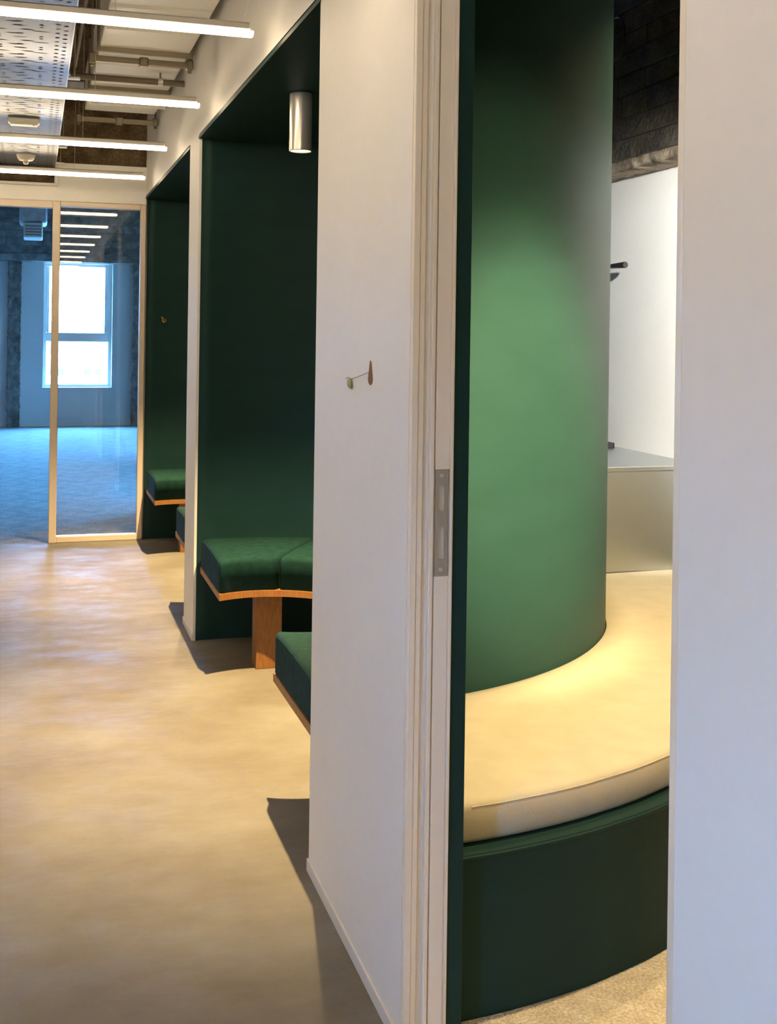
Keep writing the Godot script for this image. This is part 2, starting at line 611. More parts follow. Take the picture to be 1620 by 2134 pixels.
# ---------------------------------------------------------------- doorway into the lounge
func build_door() -> void:
	var t := thing("door_1", "beige metal door frame with grooved jamb and strike plate", "door frame", Vector3.ZERO, "", "structure")
	var h := TOP
	# jamb that looks at the viewer, built up of drawn profiles
	var rows := [
		["jamb_strip", 0.7265, 0.741, 2.192, M.frame], ["jamb_strip", 0.741, 0.754, 2.196, M.frame], ["jamb_rebate", 0.754, 0.768, 2.222, M.frame],
		["jamb_strip", 0.768, 0.7775, 2.194, M.frame], ["jamb_groove", 0.7775, 0.7810, 2.222, M.frame], ["jamb_strip", 0.811, 0.817, 2.188, M.frame]]
	for r in rows:
		box_obj(r[0], r[1], r[2], 0.0, h, r[3], 2.23, r[4], t, 0.0015)
	# middle strip is cut where the strike plate sits
	box_obj("jamb_strip", 0.7805, 0.811, 0.0, 0.955, 2.196, 2.23, M.frame, t, 0.001)
	box_obj("jamb_strip", 0.7805, 0.811, 1.171, h, 2.196, 2.23, M.frame, t, 0.001)
	box_obj("jamb_backing", 0.7805, 0.811, 0.955, 1.171, 2.222, 2.23, M.frame, t)
	# strike plate with two keeper holes
	var st := begin()
	var x0 := 0.781
	var x1 := 0.8085
	var a := 0.7885
	var b := 0.8015
	var ss0 := 2.1955
	var ss1 := 2.1985
	for q in [[x0, a, 0.9555, 1.1705], [b, x1, 0.9555, 1.1705], [a, b, 0.9555, 0.988], [a, b, 1.055, 1.087], [a, b, 1.141, 1.1705]]:
		bs(st, q[0], q[1], q[2], q[3], ss0, ss1)
	var sp := obj("strike_plate", fin(st), M.plate, t)
	sp.set_meta("label", "brushed steel strike plate with two keeper slots")
	for y in [0.9685, 1.159]:
		st = begin()
		var rings := []
		for q in [[0.0048, ss0 + 0.0002], [0.0046, ss0 - 0.0008], [0.003, ss0 - 0.0013], [0.0002, ss0 - 0.0014]]:
			var ring := []
			for k in 16:
				ring.append(P(0.7945 + q[0] * cos(TAU * k / 16), y + q[0] * sin(TAU * k / 16), q[1]))
			rings.append(ring)
		loft(st, rings)
		obj("screw", fin(st), M.alu, sp)
	for q in [[0.988, 1.055], [1.087, 1.141]]:
		st = begin()
		tube(st, [P(0.7945, q[0] + 0.002, 2.208), P(0.7945, q[1] - 0.002, 2.208)], 0.0028, 12)
		obj("keeper_bar", fin(st), M.plate, sp)
	# casing of the near jamb
	st = begin()
	prism(st, [Vector2(XW, 1.1865), Vector2(XW + 0.0287, 1.2475), Vector2(XI, 1.2475), Vector2(XI, 1.1865)], 0.0, h, 4294967295)
	obj("splayed_casing", fin(st), M.frame, t)
	box_obj("door_head", XW + 0.002, XI, h - 0.03, h + 0.02, 1.248, 2.19, M.frame, t, 0.002)
	# green panel fixed to the lounge face of the partition
	st = begin()
	bs(st, 0.8175, 0.853, 0.0, SLAB, 2.197, 3.02, 0.001)
	structure("trim_1", fin(st), M.green, "dark green panel edge standing beside the grooved door jamb", "wall panel")

# ---------------------------------------------------------------- glass partition at the end of the corridor
func build_glass_partition() -> void:
	var t := thing("glass_partition", "glazed partition with beige metal frame and an open doorway", "glass partition", Vector3.ZERO, "", "structure")
	var s0 := GL - 0.03
	var s1 := GL + 0.03
	box_obj("mullion", 0.112, 0.162, 0.0, 2.29, s0 - 0.008, s1, M.partition_frame, t, 0.004)
	box_obj("post", 0.69, 0.727, 0.0, 2.29, s0, s1, M.partition_frame, t, 0.004)
	box_obj("bottom_rail", 0.162, 0.69, 0.0, 0.042, s0, s1, M.partition_frame, t, 0.004)
	box_obj("top_rail", 0.162, 0.69, 2.253, 2.29, s0, s1, M.partition_frame, t, 0.004)
	box_obj("door_head", -1.0, 0.112, 2.24, 2.29, s0 - 0.008, s1, M.partition_frame, t, 0.004)
	box_obj("post", -1.05, -1.0, 0.0, 2.29, s0, s1, M.partition_frame, t, 0.004)
	box_obj("top_rail", -2.3, -1.05, 2.253, 2.29, s0, s1, M.partition_frame, t, 0.004)
	box_obj("bottom_rail", -2.3, -1.05, 0.0, 0.042, s0, s1, M.partition_frame, t, 0.004)
	box_obj("pane", 0.164, 0.688, 0.044, 2.251, GL - 0.005, GL + 0.005, M.glass, t)
	box_obj("pane", -2.3, -1.052, 0.044, 2.251, GL - 0.005, GL + 0.005, M.glass, t)
	# wall over the glass, with an opening where the tray passes
	var st := begin()
	bs(st, -2.3, -0.27, 2.29, 2.545, GL - 0.04, GL + 0.06)
	bs(st, -0.27, 0.12, 2.29, 2.395, GL - 0.04, GL + 0.06)
	bs(st, 0.12, 0.726, 2.29, 2.545, GL - 0.04, GL + 0.06)
	structure("wall_header", fin(st), M.plaster, "white plastered strip of wall above the glass partition", "wall")
	var tr := thing("trim_2", "white box frame round the opening for the perforated tray", "opening frame", Vector3.ZERO, "", "structure")
	box_obj("frame_bar", -0.29, 0.14, 2.385, 2.403, GL - 0.075, GL + 0.02, M.baseboard, tr, 0.002)
	box_obj("frame_bar", 0.122, 0.14, 2.403, 2.545, GL - 0.075, GL + 0.02, M.baseboard, tr, 0.002)
	box_obj("frame_bar", -0.29, -0.272, 2.403, 2.545, GL - 0.075, GL + 0.02, M.baseboard, tr, 0.002)
	# cross beam of bare concrete over it
	st = begin()
	bs(st, -2.3, 0.726, 2.60, SLAB, GL - 0.02, GL + 0.4)
	bs(st, -2.3, 0.726, 2.546, 2.60, GL - 0.005, GL + 0.4)
	bs(st, -0.4, 0.3, 2.3, 2.545, GL + 0.07, GL + 0.4)
	structure("ceiling_beam", fin(st), M.concrete, "brown concrete cross beam above the white header", "beam")

# ---------------------------------------------------------------- empty office behind the glass
func build_office() -> void:
	var st := begin()
	bs(st, -4.6, 2.3, -0.1, 0.0, GL, FAR + 0.3)
	structure("floor_office", fin(st), M.office_carpet, "grey carpet of the empty office behind the glass", "floor")
	st = begin()
	bs(st, -4.6, 2.3, SLAB + 0.1, SLAB + 0.3, GL + 0.1, FAR + 0.3)
	structure("ceiling_office", fin(st), M.concrete_rough, "rough concrete soffit of the empty office", "ceiling")
	var wins := [[-2.35, -1.75, 0.565, 2.37], [0.13, 1.105, 0.565, 2.37]]
	wall_with_windows("wall_office_back", FAR, FAR + 0.28, -4.6, 2.3, wins, M.plaster, "pale wall of the empty office with tall windows", 2.38)
	window_unit("window_1", 0.13, 1.105, 0.565, 2.37, FAR + 0.12, "tall white two-light window seen through the glass partition")
	window_unit("window_4", -2.35, -1.75, 0.565, 2.37, FAR + 0.12, "narrow white window past the rough concrete pilaster")
	# concrete beam over the windows: board marked bands
	var t := thing("ceiling_beam", "board-marked concrete beam above the office windows", "beam", Vector3.ZERO, "", "structure")
	box_obj("core", -4.6, 2.3, 2.38, SLAB + 0.1, FAR - 0.30, FAR + 0.28, M.concrete_rough, t)
	var rng := RandomNumberGenerator.new()
	rng.seed = 5
	for r in 7:
		var x := -4.6
		while x < 2.2:
			var x2 := minf(x + rng.randf_range(1.2, 2.4), 2.3)
			var d := rng.randf_range(0.004, 0.02)
			box_obj("board", x + 0.003, x2 - 0.003, 2.375 + r * 0.108, 2.375 + r * 0.108 + 0.105, FAR - 0.301 - d, FAR - 0.30, M.office_boards[rng.randi() % 3], t, 0.004)
			x = x2
	# walls at the sides
	st = begin()
	var z := GL
	var added_openings := [[10.3, 10.7], [13.9, 14.25]]  # unseen windows added to bring blue daylight in without tinting the corridor wall
	for w in added_openings:
		bs(st, 2.2, 2.4, 0, SLAB + 0.1, z, w[0])
		bs(st, 2.2, 2.4, 0, 0.565, w[0], w[1])
		bs(st, 2.2, 2.4, 2.37, SLAB + 0.1, w[0], w[1])
		z = w[1]
	bs(st, 2.2, 2.4, 0, SLAB + 0.1, z, FAR + 0.28)
	structure("wall_office_right", fin(st), M.plaster, "pale side wall of the empty office with two added narrow windows", "wall")
	for k in 2:
		var w: Array = added_openings[k]
		var wt := thing("window_%d" % (k + 2), "added narrow white-framed window, out of view, in the side wall of the office", "window", Vector3.ZERO, "added office side windows", "structure")
		box_obj("frame_stile", 2.28, 2.34, 0.565, 2.37, w[0], w[0] + 0.05, M.white_plastic, wt, 0.004)
		box_obj("frame_stile", 2.28, 2.34, 0.565, 2.37, w[1] - 0.05, w[1], M.white_plastic, wt, 0.004)
		box_obj("frame_rail", 2.28, 2.34, 0.565, 0.615, w[0] + 0.05, w[1] - 0.05, M.white_plastic, wt, 0.004)
		box_obj("frame_rail", 2.28, 2.34, 2.32, 2.37, w[0] + 0.05, w[1] - 0.05, M.white_plastic, wt, 0.004)
		box_obj("pane", 2.307, 2.313, 0.615, 2.32, w[0] + 0.05, w[1] - 0.05, M.glass, wt)
	st = begin()
	bs(st, -4.6, -4.4, 0, SLAB + 0.1, GL, FAR + 0.28)
	structure("wall_office_left", fin(st), M.plaster, "long pale wall of the empty office opposite the side wall", "wall")
	st = begin()
	bs(st, -4.6, -2.3, 0, SLAB + 0.1, GL - 0.05, GL + 0.1)
	bs(st, 0.727, 2.3, 0, SLAB + 0.1, GL + 0.02, GL + 0.12)
	structure("wall_office_front", fin(st), M.plaster, "pale wall of the empty office beside the glass partition", "wall")
	# rough concrete pilasters
	rough_column("pillar", -0.355, -0.177, 0.0, 2.38, FAR - 0.10, "rough concrete pilaster standing out of the office wall", 3)
	rough_column("pillar", 1.385, 1.60, 0.0, 2.38, FAR - 0.12, "rough concrete pilaster in the corner beside the tall window", 9)
	# low dark joint at the carpet edge
	st = begin()
	bs(st, -4.4, 2.2, 0, 0.05, FAR - 0.016, FAR - 0.001)
	structure("baseboard_office", fin(st), M.frame, "thin grey skirting at the foot of the office wall", "skirting")
	# ventilation unit under the office ceiling
	var u := thing("ceiling_unit", "pale ventilation unit under the office ceiling", "ventilation unit", P(-0.02, 2.46, 14.6))
	box_obj("casing", -0.16, 0.16, 0.22, 0.68, -0.3, 0.3, M.galvanised, u, 0.02)
	box_obj("grille_frame", -0.11, 0.11, 0.04, 0.22, -0.32, 0.2, M.white_plastic, u, 0.01)
	for k in 4:
		box_obj("grille_bar", -0.09, 0.09, 0.065 + k * 0.035, 0.078 + k * 0.035, -0.332, -0.32, M.dark_pipe, u)

func rough_column(called: String, x0: float, x1: float, y0: float, y1: float, s: float, label: String, seed_: int) -> void:
	var n := noise(seed_, 3.5, 5)
	var st := begin()
	var nx := 10
	var ny := 90
	var g := []
	for j in ny + 1:
		var row := []
		var y := lerpf(y0, y1, float(j) / ny)
		row.append(P(x0 + 0.012 * n.get_noise_2d(7.0, y * 4), y, FAR + 0.02))
		for i in nx + 1:
			var x := lerpf(x0, x1, float(i) / nx)
			var e := 0.014 * n.get_noise_2d(i * 0.0 + (3.0 if i == 0 else 9.0), y * 5.0) if (i == 0 or i == nx) else 0.0
			row.append(P(x + e, y, s + 0.035 * n.get_noise_3d(x * 3.0, y * 2.0, 0.0) + 0.02 * n.get_noise_3d(x * 9.0, y * 9.0, 4.0)))
		row.append(P(x1 + 0.012 * n.get_noise_2d(11.0, y * 4), y, FAR + 0.02))
		g.append(row)
	loft(st, g, false, 1, false)
	structure(called, fin(st), M.concrete_rough, label, "pilaster")

# ---------------------------------------------------------------- lounge behind the doorway
func build_lounge() -> void:
	var st := begin()
	bs(st, 0.78, 3.0, -0.1, 0.001, -2.8, 2.98)
	bs(st, 2.1, 3.0, -0.1, 0.001, 2.98, 9.0)
	structure("floor_lounge", fin(st), M.carpet, "sand-coloured short pile carpet in the lounge", "floor")
	st = begin()
	bs(st, 0.815, 3.2, SLAB, SLAB + 0.2, -2.9, 9.2)
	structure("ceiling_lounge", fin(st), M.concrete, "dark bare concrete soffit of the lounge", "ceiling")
	st = begin()
	bs(st, 2.8, 2.95, 0, 2.30, -2.8, 9.0)
	structure("wall_lounge", fin(st), M.plaster, "bright white lounge wall under the board-marked concrete beam", "wall")
	st = begin()
	wall_with_windows("wall_lounge_back", 9.0, 9.15, 0.8, 3.1, [[1.3, 2.7, 0.6, 2.2]], M.plaster, "white end wall of the lounge with a wide window", SLAB)
	st = begin()
	bs(st, XI, 3.1, 0, SLAB, -2.85, -2.7)
	structure("wall_lounge_front", fin(st), M.plaster, "plain white end wall of the lounge", "wall")
	window_unit("window_6", 1.3, 2.7, 0.6, 2.2, 9.05, "wide white-framed window in the end wall of the lounge")
	# concrete beam along the wall
	var t := thing("ceiling_beam", "dark board-marked concrete beam above the white lounge wall", "beam", Vector3.ZERO, "", "structure")
	box_obj("core", 2.66, 2.95, 2.226, SLAB, -2.8, 9.0, M.concrete, t)
	# broken pale edge along the underside
	st = begin()
	var n := noise(21, 2.2, 5)
	var rings := []
	for k in 241:
		var s := lerpf(2.0, 8.0, k / 240.0)
		var a := 0.012 * n.get_noise_2d(s * 3.0, 1.0)
		var b := 0.014 * n.get_noise_2d(s * 5.0, 6.0)
		var c2 := 0.010 * n.get_noise_2d(s * 7.0, 12.0)
		rings.append([P(2.80, 2.222 + b, s), P(2.735, 2.222 + c2, s), P(2.652 + a * 0.5, 2.228 + a * 0.7, s), P(2.646 + a, 2.246 + b, s), P(2.655, 2.275 + a + c2, s), P(2.70, 2.30, s), P(2.80, 2.30, s)])
	loft(st, rings, true, 1)
	obj("broken_edge", fin(st), M.concrete_pale, t)
	var rng := RandomNumberGenerator.new()
	rng.seed = 12
	for r in 8:
		var s := 1.5 - rng.randf() * 0.8
		var ph := [0.096, 0.100, 0.104, 0.096, 0.102, 0.094, 0.105, 0.1]
		var y := 2.272
		for q in r:
			y += ph[q]
		while s < 8.6:
			var l := rng.randf_range(0.7, 1.5)
			if s < 4.9 and s + l > 4.45 and r in [2, 3, 4]:
				l = maxf(0.25, 4.55 + r * 0.04 - s)
			var d := rng.randf_range(0.0, 0.009)
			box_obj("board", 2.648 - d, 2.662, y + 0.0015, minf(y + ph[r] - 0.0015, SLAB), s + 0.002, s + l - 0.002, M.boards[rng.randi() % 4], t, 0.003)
			s += l
	# stainless steel counter
	var k2 := thing("steel_counter", "brushed stainless steel counter against the white lounge wall", "counter", P(2.44, 0, 5.4))
	k2.position = Vector3.ZERO
	box_obj("body", 2.085, 2.792, 0.0, 0.868, 4.375, 6.6, M.steel, k2, 0.003)
	box_obj("worktop", 2.08, 2.796, 0.868, 0.888, 4.37, 6.6, M.steel, k2, 0.003)

# ---------------------------------------------------------------- services hanging under the corridor soffit
func build_corridor_ceiling() -> void:
	# perforated tray
	var t := thing("cable_tray", "perforated galvanised cable tray under the corridor soffit", "cable tray")
	var x0 := -0.24
	var x1 := 0.12
	var s0 := 2.6
	var s1 := GL + 0.05
	var st := begin()
	var v1 := (s1 - s0) / 0.5
	for q in [[x0, s0, 0.0, 0.0], [x1, s1, 1.0, v1], [x1, s0, 1.0, 0.0], [x0, s0, 0.0, 0.0], [x0, s1, 0.0, v1], [x1, s1, 1.0, v1]]:
		st.set_smooth_group(-1)
		st.set_uv(Vector2(q[2], q[3]))
		st.add_vertex(P(q[0], 2.49, q[1]))
	st.generate_normals()
	obj("perforated_base", st, M.perforated, t)
	box_obj("side_lip", x1, x1 + 0.004, 2.488, 2.545, s0, s1, M.galvanised, t)
	box_obj("side_lip", x0 - 0.004, x0, 2.488, 2.545, s0, s1, M.galvanised, t)
	box_obj("dark_backing", x0, x1, 2.541, 2.545, s0, s1, M.black, t)  # unseen sheet added and coloured black so the holes read dark
	for s in [3.3, 5.05, 7.0, 7.7]:
		st = begin()
		tube(st, [P(x1 + 0.03, 2.50, s), P(x1 + 0.03, SLAB, s)], 0.005, 8)
		obj("hanger_rod", fin(st), M.strut, t)
		box_obj("hanger_foot", x1 - 0.002, x1 + 0.055, 2.494, 2.506, s - 0.012, s + 0.012, M.galvanised, t, 0.003)
	# air duct in lengths, each with a raised flange
	var d := thing("air_duct", "pale rectangular sheet metal air duct beside the corridor wall", "air duct")
	var dx0 := 0.275
	var dx1 := 0.69
	var y0 := 2.75
	var y1 := 2.98
	var cuts := [2.0, 3.2, 4.4, 5.5, 6.4, 7.14]
	for k in cuts.size() - 1:
		var a: float = cuts[k]
		var b: float = cuts[k + 1]
		st = begin()
		bs(st, dx0, dx1, y0, y1, a + 0.006, b - 0.006, 0.004)
		# pressed stiffening ribs
		for q in [0.35, 0.68]:
			var sc := lerpf(a, b, q)
			var rb := []
			for e in [[-0.05, 0.0], [-0.02, -0.008], [0.02, -0.008], [0.05, 0.0]]:
				rb.append([P(dx0 + 0.01, y0 + e[1] + 0.0005, sc + e[0]), P(dx1 - 0.01, y0 + e[1] + 0.0005, sc + e[0])])
			loft(st, rb, false, 4294967295, false)
		obj("duct_length", fin(st), M.duct, d)
		if k > 0:
			box_obj("flange", dx0 - 0.012, dx1 + 0.012, y0 - 0.022, y1 + 0.02, a - 0.012, a + 0.012, M.strut, d, 0.002)
	# strut hangers under the duct
	for s in [5.58, 7.21]:
		var label := "strut hanger carrying the air duct at its closed end" if s > 7 else "strut hanger carrying the middle of the air duct"
		var h := thing("duct_hanger", label, "hanger", Vector3.ZERO, "duct hangers")
		box_obj("strut_channel", dx0 - 0.045, dx1 + 0.025, 2.697, 2.724, s - 0.02, s + 0.02, M.strut, h, 0.004)
		box_obj("centre_clip", 0.46, 0.505, 2.688, 2.730, s - 0.03, s + 0.03, M.strut, h, 0.006)
		for x in [dx0 - 0.03, dx1 + 0.01]:
			box_obj("corner_bracket", x - 0.017, x + 0.017, 2.690, 2.738, s - 0.022, s + 0.022, M.strut, h, 0.006)
			var sr := begin()
			tube(sr, [P(x, 2.735, s), P(x, SLAB, s)], 0.006, 8)
			obj("threaded_rod", fin(sr), M.strut, h)
			sr = begin()
			lathe(sr, P(x, 2.676, s), [Vector2(0.0, 0.0), Vector2(0.009, 0.0), Vector2(0.009, 0.012), Vector2(0.0, 0.012)], 6)
			obj("nut", fin(sr), M.strut, h)
	# cross pipes
	st = begin()
	tube(st, [P(0.13, 2.70, 5.95), P(0.72, 2.70, 5.95)], 0.016, 14)
	var p1 := thing("conduit_pipe", "dark conduit pipe crossing below the air duct", "pipe")
	obj("pipe", fin(st), M.dark_pipe, p1)
	for x in [0.145, 0.60]:
		st = begin()
		tube(st, [P(x, 2.716, 5.95), P(x, SLAB if x < 0.2 else 2.748, 5.95)], 0.005, 8)
		obj("hanger_rod", fin(st), M.strut, p1)
		st = begin()
		tube(st, [P(x - 0.012, 2.70, 5.95), P(x + 0.012, 2.70, 5.95)], 0.021, 14)
		obj("pipe_clamp", fin(st), M.galvanised, p1)
	st = begin()
	tube(st, [P(0.30, 2.735, 6.82), P(0.72, 2.735, 6.82)], 0.010, 12)
	tag(obj("conduit_pipe", fin(st), M.duct), "thin pale pipe running from the duct into the corridor wall", "pipe")
	st = begin()
	tube(st, [P(0.19, 2.8, 2.5), P(0.19, 2.8, 6.2), P(0.2, 2.84, 6.35), P(0.2, 3.04, 6.4)], 0.008, 10)
	tag(obj("conduit_pipe", fin(st), M.dark_pipe), "dark conduit running along the soffit between tray and duct", "pipe")
	# small grey junction box with glands beside the duct
	var j := thing("junction_box", "grey junction box with cable glands beside the air duct", "junction box")
	box_obj("box_body", 0.16, 0.25, 2.74, 2.80, 6.55, 6.70, M.galvanised, j, 0.006)
	for k in 2:
		st = begin()
		lathe(st, P(0.185 + k * 0.04, 2.718, 6.62), [Vector2(0.0, 0.0), Vector2(0.011, 0.0), Vector2(0.013, 0.02), Vector2(0.0, 0.022)], 10)
		obj("cable_gland", fin(st), M.black, j)
	# emergency light and smoke detector under the tray
	var e := thing("emergency_light", "flat beige emergency light fixed under the perforated tray", "emergency light")
	box_obj("housing", -0.135, 0.015, 2.462, 2.489, 6.02, 6.10, M.white_plastic, e, 0.006)
	box_obj("lens", -0.125, 0.005, 2.455, 2.463, 6.03, 6.09, M.frame, e, 0.003)
	box_obj("indicator", -0.018, -0.008, 2.4535, 2.4555, 6.035, 6.043, M.black, e)
	var sd := thing("smoke_detector", "round beige smoke detector under the perforated tray", "smoke detector", P(-0.058, 2.489, 7.33))
	st = begin()
	lathe(st, Vector3.ZERO, [Vector2(0.0, 0.0), Vector2(0.055, 0.0), Vector2(0.055, -0.012), Vector2(0.0, -0.013)], 28)
	obj("base_ring", fin(st), M.white_plastic, sd)
	st = begin()
	lathe(st, Vector3.ZERO, [Vector2(0.05, -0.012), Vector2(0.05, -0.022), Vector2(0.04, -0.035), Vector2(0.024, -0.038), Vector2(0.0, -0.039)], 28)
	obj("dome", fin(st), M.frame, sd)
	st = begin()
	lathe(st, Vector3.ZERO, [Vector2(0.018, -0.038), Vector2(0.015, -0.052), Vector2(0.006, -0.058), Vector2(0.0, -0.058)], 20)
	obj("sensor", fin(st), M.alu, sd)
	# wire hook left on the wall above the first tube
	st = begin()
	tube(st, [P(0.715, 2.62, 4.05), P(0.705, 2.60, 4.05), P(0.708, 2.575, 4.05), P(0.70, 2.56, 4.06)], 0.0018, 6)
	tag(obj("wire_hook", fin(st), M.white_plastic), "short bent white wire sticking out of the wall above a tube light", "wire")

# ---------------------------------------------------------------- booths
func ring_pt(phi: float, u: float, c: float) -> Vector2:
	# u = 0 on the inner edge, 1 on the outer edge of the curved seat
	var inner := Vector2(0.90 + 0.45 * cos(phi), c - 0.015 + 0.60 * sin(phi))
	var psi := phi * 95.7 / 110.0
	var outer := Vector2(DRUM_X + 1.12 * cos(psi), c + 1.12 * sin(psi))
	return inner.lerp(outer, u)

func cushion_mesh(c: float, p0: float, p1: float) -> SurfaceTool:
	var y0 := 0.356
	var y1 := 0.492
	var rings := []
	var n := 26
	# stations along the seat; the ends are rounded over
	var stations := []
	for q in [[0.0, 0.022], [0.003, 0.013], [0.009, 0.005], [0.02, 0.0]]:
		stations.append(q)
	for k in range(1, n):
		stations.append([float(k) / n, -1.0])
	for q in [[-0.02, 0.0], [-0.009, 0.005], [-0.003, 0.013], [0.0, 0.022]]:
		stations.append([q[0] + 10.0, q[1]])
	var length := absf(p1 - p0) * 0.62
	for q in stations:
		var tt: float
		if q[1] < 0.0:
			tt = q[0]
			if tt * length < 0.03 or (1.0 - tt) * length < 0.03:
				continue
		elif q[0] > 5.0:
			tt = 1.0 + (q[0] - 10.0) / length
		else:
			tt = q[0] / length
		var phi := lerpf(p0, p1, tt)
		var ins: float = maxf(q[1], 0.0)
		var wide := ring_pt(phi, 0.0, c).distance_to(ring_pt(phi, 1.0, c))
		var prof := []
		var r := 0.02
		var iu := ins
		# profile in metres: across (0..wide), height
		prof.append(Vector2(iu, y0 + iu * 0.3))
		prof.append(Vector2(iu, y1 - r - iu * 0.4))
		for a in [20.0, 45.0, 70.0]:
			prof.append(Vector2(iu + r * (1.0 - cos(deg_to_rad(a))), y1 - r - iu * 0.4 + (r - iu * 0.2) * sin(deg_to_rad(a))))
		for w in [0.12, 0.3, 0.5, 0.7, 0.88]:
			prof.append(Vector2(wide * w, y1 - iu * 0.6 + 0.006 * sin(PI * w)))
		prof.append(Vector2(wide - iu - 0.01, y1 - 0.01 - iu * 0.6))
		prof.append(Vector2(wide - iu, y1 - 0.03 - iu * 0.4))
		prof.append(Vector2(wide - iu, y0 + iu * 0.3))
		var ring := []
		for p in prof:
			var v := ring_pt(phi, p.x / wide, c)
			ring.append(P(v.x, p.y, v.y))
		rings.append(ring)
	var st := begin()
	loft(st, rings)
	return fin(st)

func build_booths() -> void:
	for i in 2:
		var c: float = CENTRES[i] - [0.0, 0.03][i]
		var label: String = ["curved booth seat of green velvet on an oak board and post", "curved green velvet booth seat in the alcove by the glass"][i]
		var t := thing("booth_bench", label, "bench", Vector3.ZERO, "curved booth benches")
		# oak seat board
		var st := begin()
		var out := []
		for k in 61:
			out.append(ring_pt(deg_to_rad(lerpf(110.0, -110.0, k / 60.0)), -0.012, c))
		for k in 61:
			out.append(ring_pt(deg_to_rad(lerpf(-110.0, 110.0, k / 60.0)), 1.0, c))
		prism(st, out, 0.328, 0.355, 4294967295)
		obj("seat_board", fin(st), M.oak, t)
		for a in [[110.0, 78.0], [77.4, 26.3], [25.7, -25.7], [-26.3, -77.4], [-78.0, -110.0]]:
			obj("cushion", cushion_mesh(c, deg_to_rad(a[0]), deg_to_rad(a[1])), M.velvet, t)
		for q in [[0.925, 1.035, c + 0.66, c + 0.76], [0.925, 1.035, c - 0.78, c - 0.68], [1.62, 1.72, c - 0.05, c + 0.05]]:
			box_obj("leg", q[0], q[1], 0.0, 0.328, q[2], q[3], M.oak, t, 0.002)

# ---------------------------------------------------------------- round seat in the lounge
func build_lounge_seat() -> void:
	var t := thing("upholstered_bench", "curved dark green seat with cream cushion wrapped round the green drum", "bench")
	var outer := curve_through([Vector2(0.857, 2.258), Vector2(0.998, 2.27), Vector2(1.151, 2.297), Vector2(1.27, 2.33), Vector2(1.447, 2.397), Vector2(1.75, 2.56), Vector2(2.05, 2.82), Vector2(2.35, 3.2), Vector2(2.6, 3.65), Vector2(2.74, 4.05), Vector2(2.775, 4.36)], 8)
	# inner edge follows the drum
	var inner := []
	var n := outer.size()
	var a0 := atan2(3.0 - 4.19, 0.857 - DRUM_X)
	var a1 := atan2(4.36 - 4.19, 1.25)
	for k in n:
		var a := lerpf(a0, a1, float(k) / (n - 1))
		inner.append(Vector2(DRUM_X + 1.214 * cos(a), 4.19 + 1.214 * sin(a)))
	var st := begin()
	var rings := []
	for k in n:
		var o: Vector2 = outer[k]
		var q: Vector2 = inner[k]
		rings.append([P(q.x, 0.002, q.y), P(o.x, 0.002, o.y), P(o.x, 0.345, o.y), P(o.x + (q.x - o.x) * 0.004, 0.349, o.y + (q.y - o.y) * 0.004), P(q.x, 0.349, q.y)])
	loft(st, rings, true, 4294967295)
	obj("base", fin(st), M.green, t)
	# cream cushion, set back from the base edge, its end rounded over
	st = begin()
	rings = []
	var cu := []
	var ci := []
	var first: Vector2 = Vector2(0.870, 2.2592)
	for d in [0.0, 0.0015, 0.004, 0.008, 0.013, 0.019, 0.026, 0.034]:
		cu.append(first + Vector2(d, d * 0.085))
		ci.append(inner[0] + Vector2(0.013 + d, 0.0))
	for k in n:
		if outer[k].x > 0.915:
			cu.append(outer[k])
			ci.append(inner[k])
	var m := cu.size()
	for k in m:
		var o: Vector2 = cu[k]
		var q: Vector2 = ci[k]
		var tang: Vector2 = (cu[mini(k + 1, m - 1)] - cu[maxi(k - 1, 0)]).normalized()
		var nrm := Vector2(-tang.y, tang.x)
		if nrm.dot(q - o) < 0.0:
			nrm = -nrm
		var e := 0.0
		var dist_end: float = (o - first).length()
		if dist_end < 0.03:
			e = 0.03 - sqrt(maxf(0.0, 0.0009 - pow(0.03 - dist_end, 2.0)))
		var back := 0.045 + e
		var prof := [[back + 0.014, 0.350], [back + 0.004, 0.353], [back, 0.362], [back - 0.004, 0.392], [back, 0.420], [back + 0.003, 0.4295], [back + 0.010, 0.4365], [back + 0.022, 0.4395], [back + 0.045, 0.4408], [back + 0.12, 0.441]]
		var ring := []
		for p in prof:
			var v: Vector2 = o + nrm * p[0]
			ring.append(P(v.x, p[1], v.y))
		var last: Vector2 = o + nrm * (back + 0.12)
		var qi := q
		for w in [0.25, 0.5, 0.75]:
			var v: Vector2 = last.lerp(qi, w)
			ring.append(P(v.x, 0.441, v.y))
		ring.append(P(qi.x, 0.437, qi.y))
		ring.append(P(qi.x, 0.35, qi.y))
		rings.append(ring)
	# close the rounded end
	loft(st, rings, true, 1)
	var cushion := obj("cushion", fin(st), M.cream, t)
	cushion.set_meta("label", "cream upholstered seat cushion")
	# seam piping along the top edge
	st = begin()
	var path := []
	for k in range(1, n):
		var o: Vector2 = outer[k]
		var tang: Vector2 = (outer[mini(k + 1, n - 1)] - outer[maxi(k - 1, 0)]).normalized()
		var nrm := Vector2(-tang.y, tang.x)
		if nrm.dot(inner[k] - o) < 0.0:
			nrm = -nrm
		var v := o + nrm * 0.0475
		if o.x > 0.90:
			path.append(P(v.x, 0.4285, v.y))
	tube(st, path, 0.0016, 6)
	obj("piping", fin(st), M.cream, cushion)
	# shadow gap moulding at the top of the base
	st = begin()
	rings = []
	for k in n:
		var o: Vector2 = outer[k]
		rings.append([P(o.x, 0.338, o.y + 0.001), P(o.x, 0.338, o.y - 0.0025), P(o.x, 0.3445, o.y - 0.0025), P(o.x, 0.3465, o.y + 0.001)])
	loft(st, rings)
	obj("edge_lip", fin(st), M.green, t)

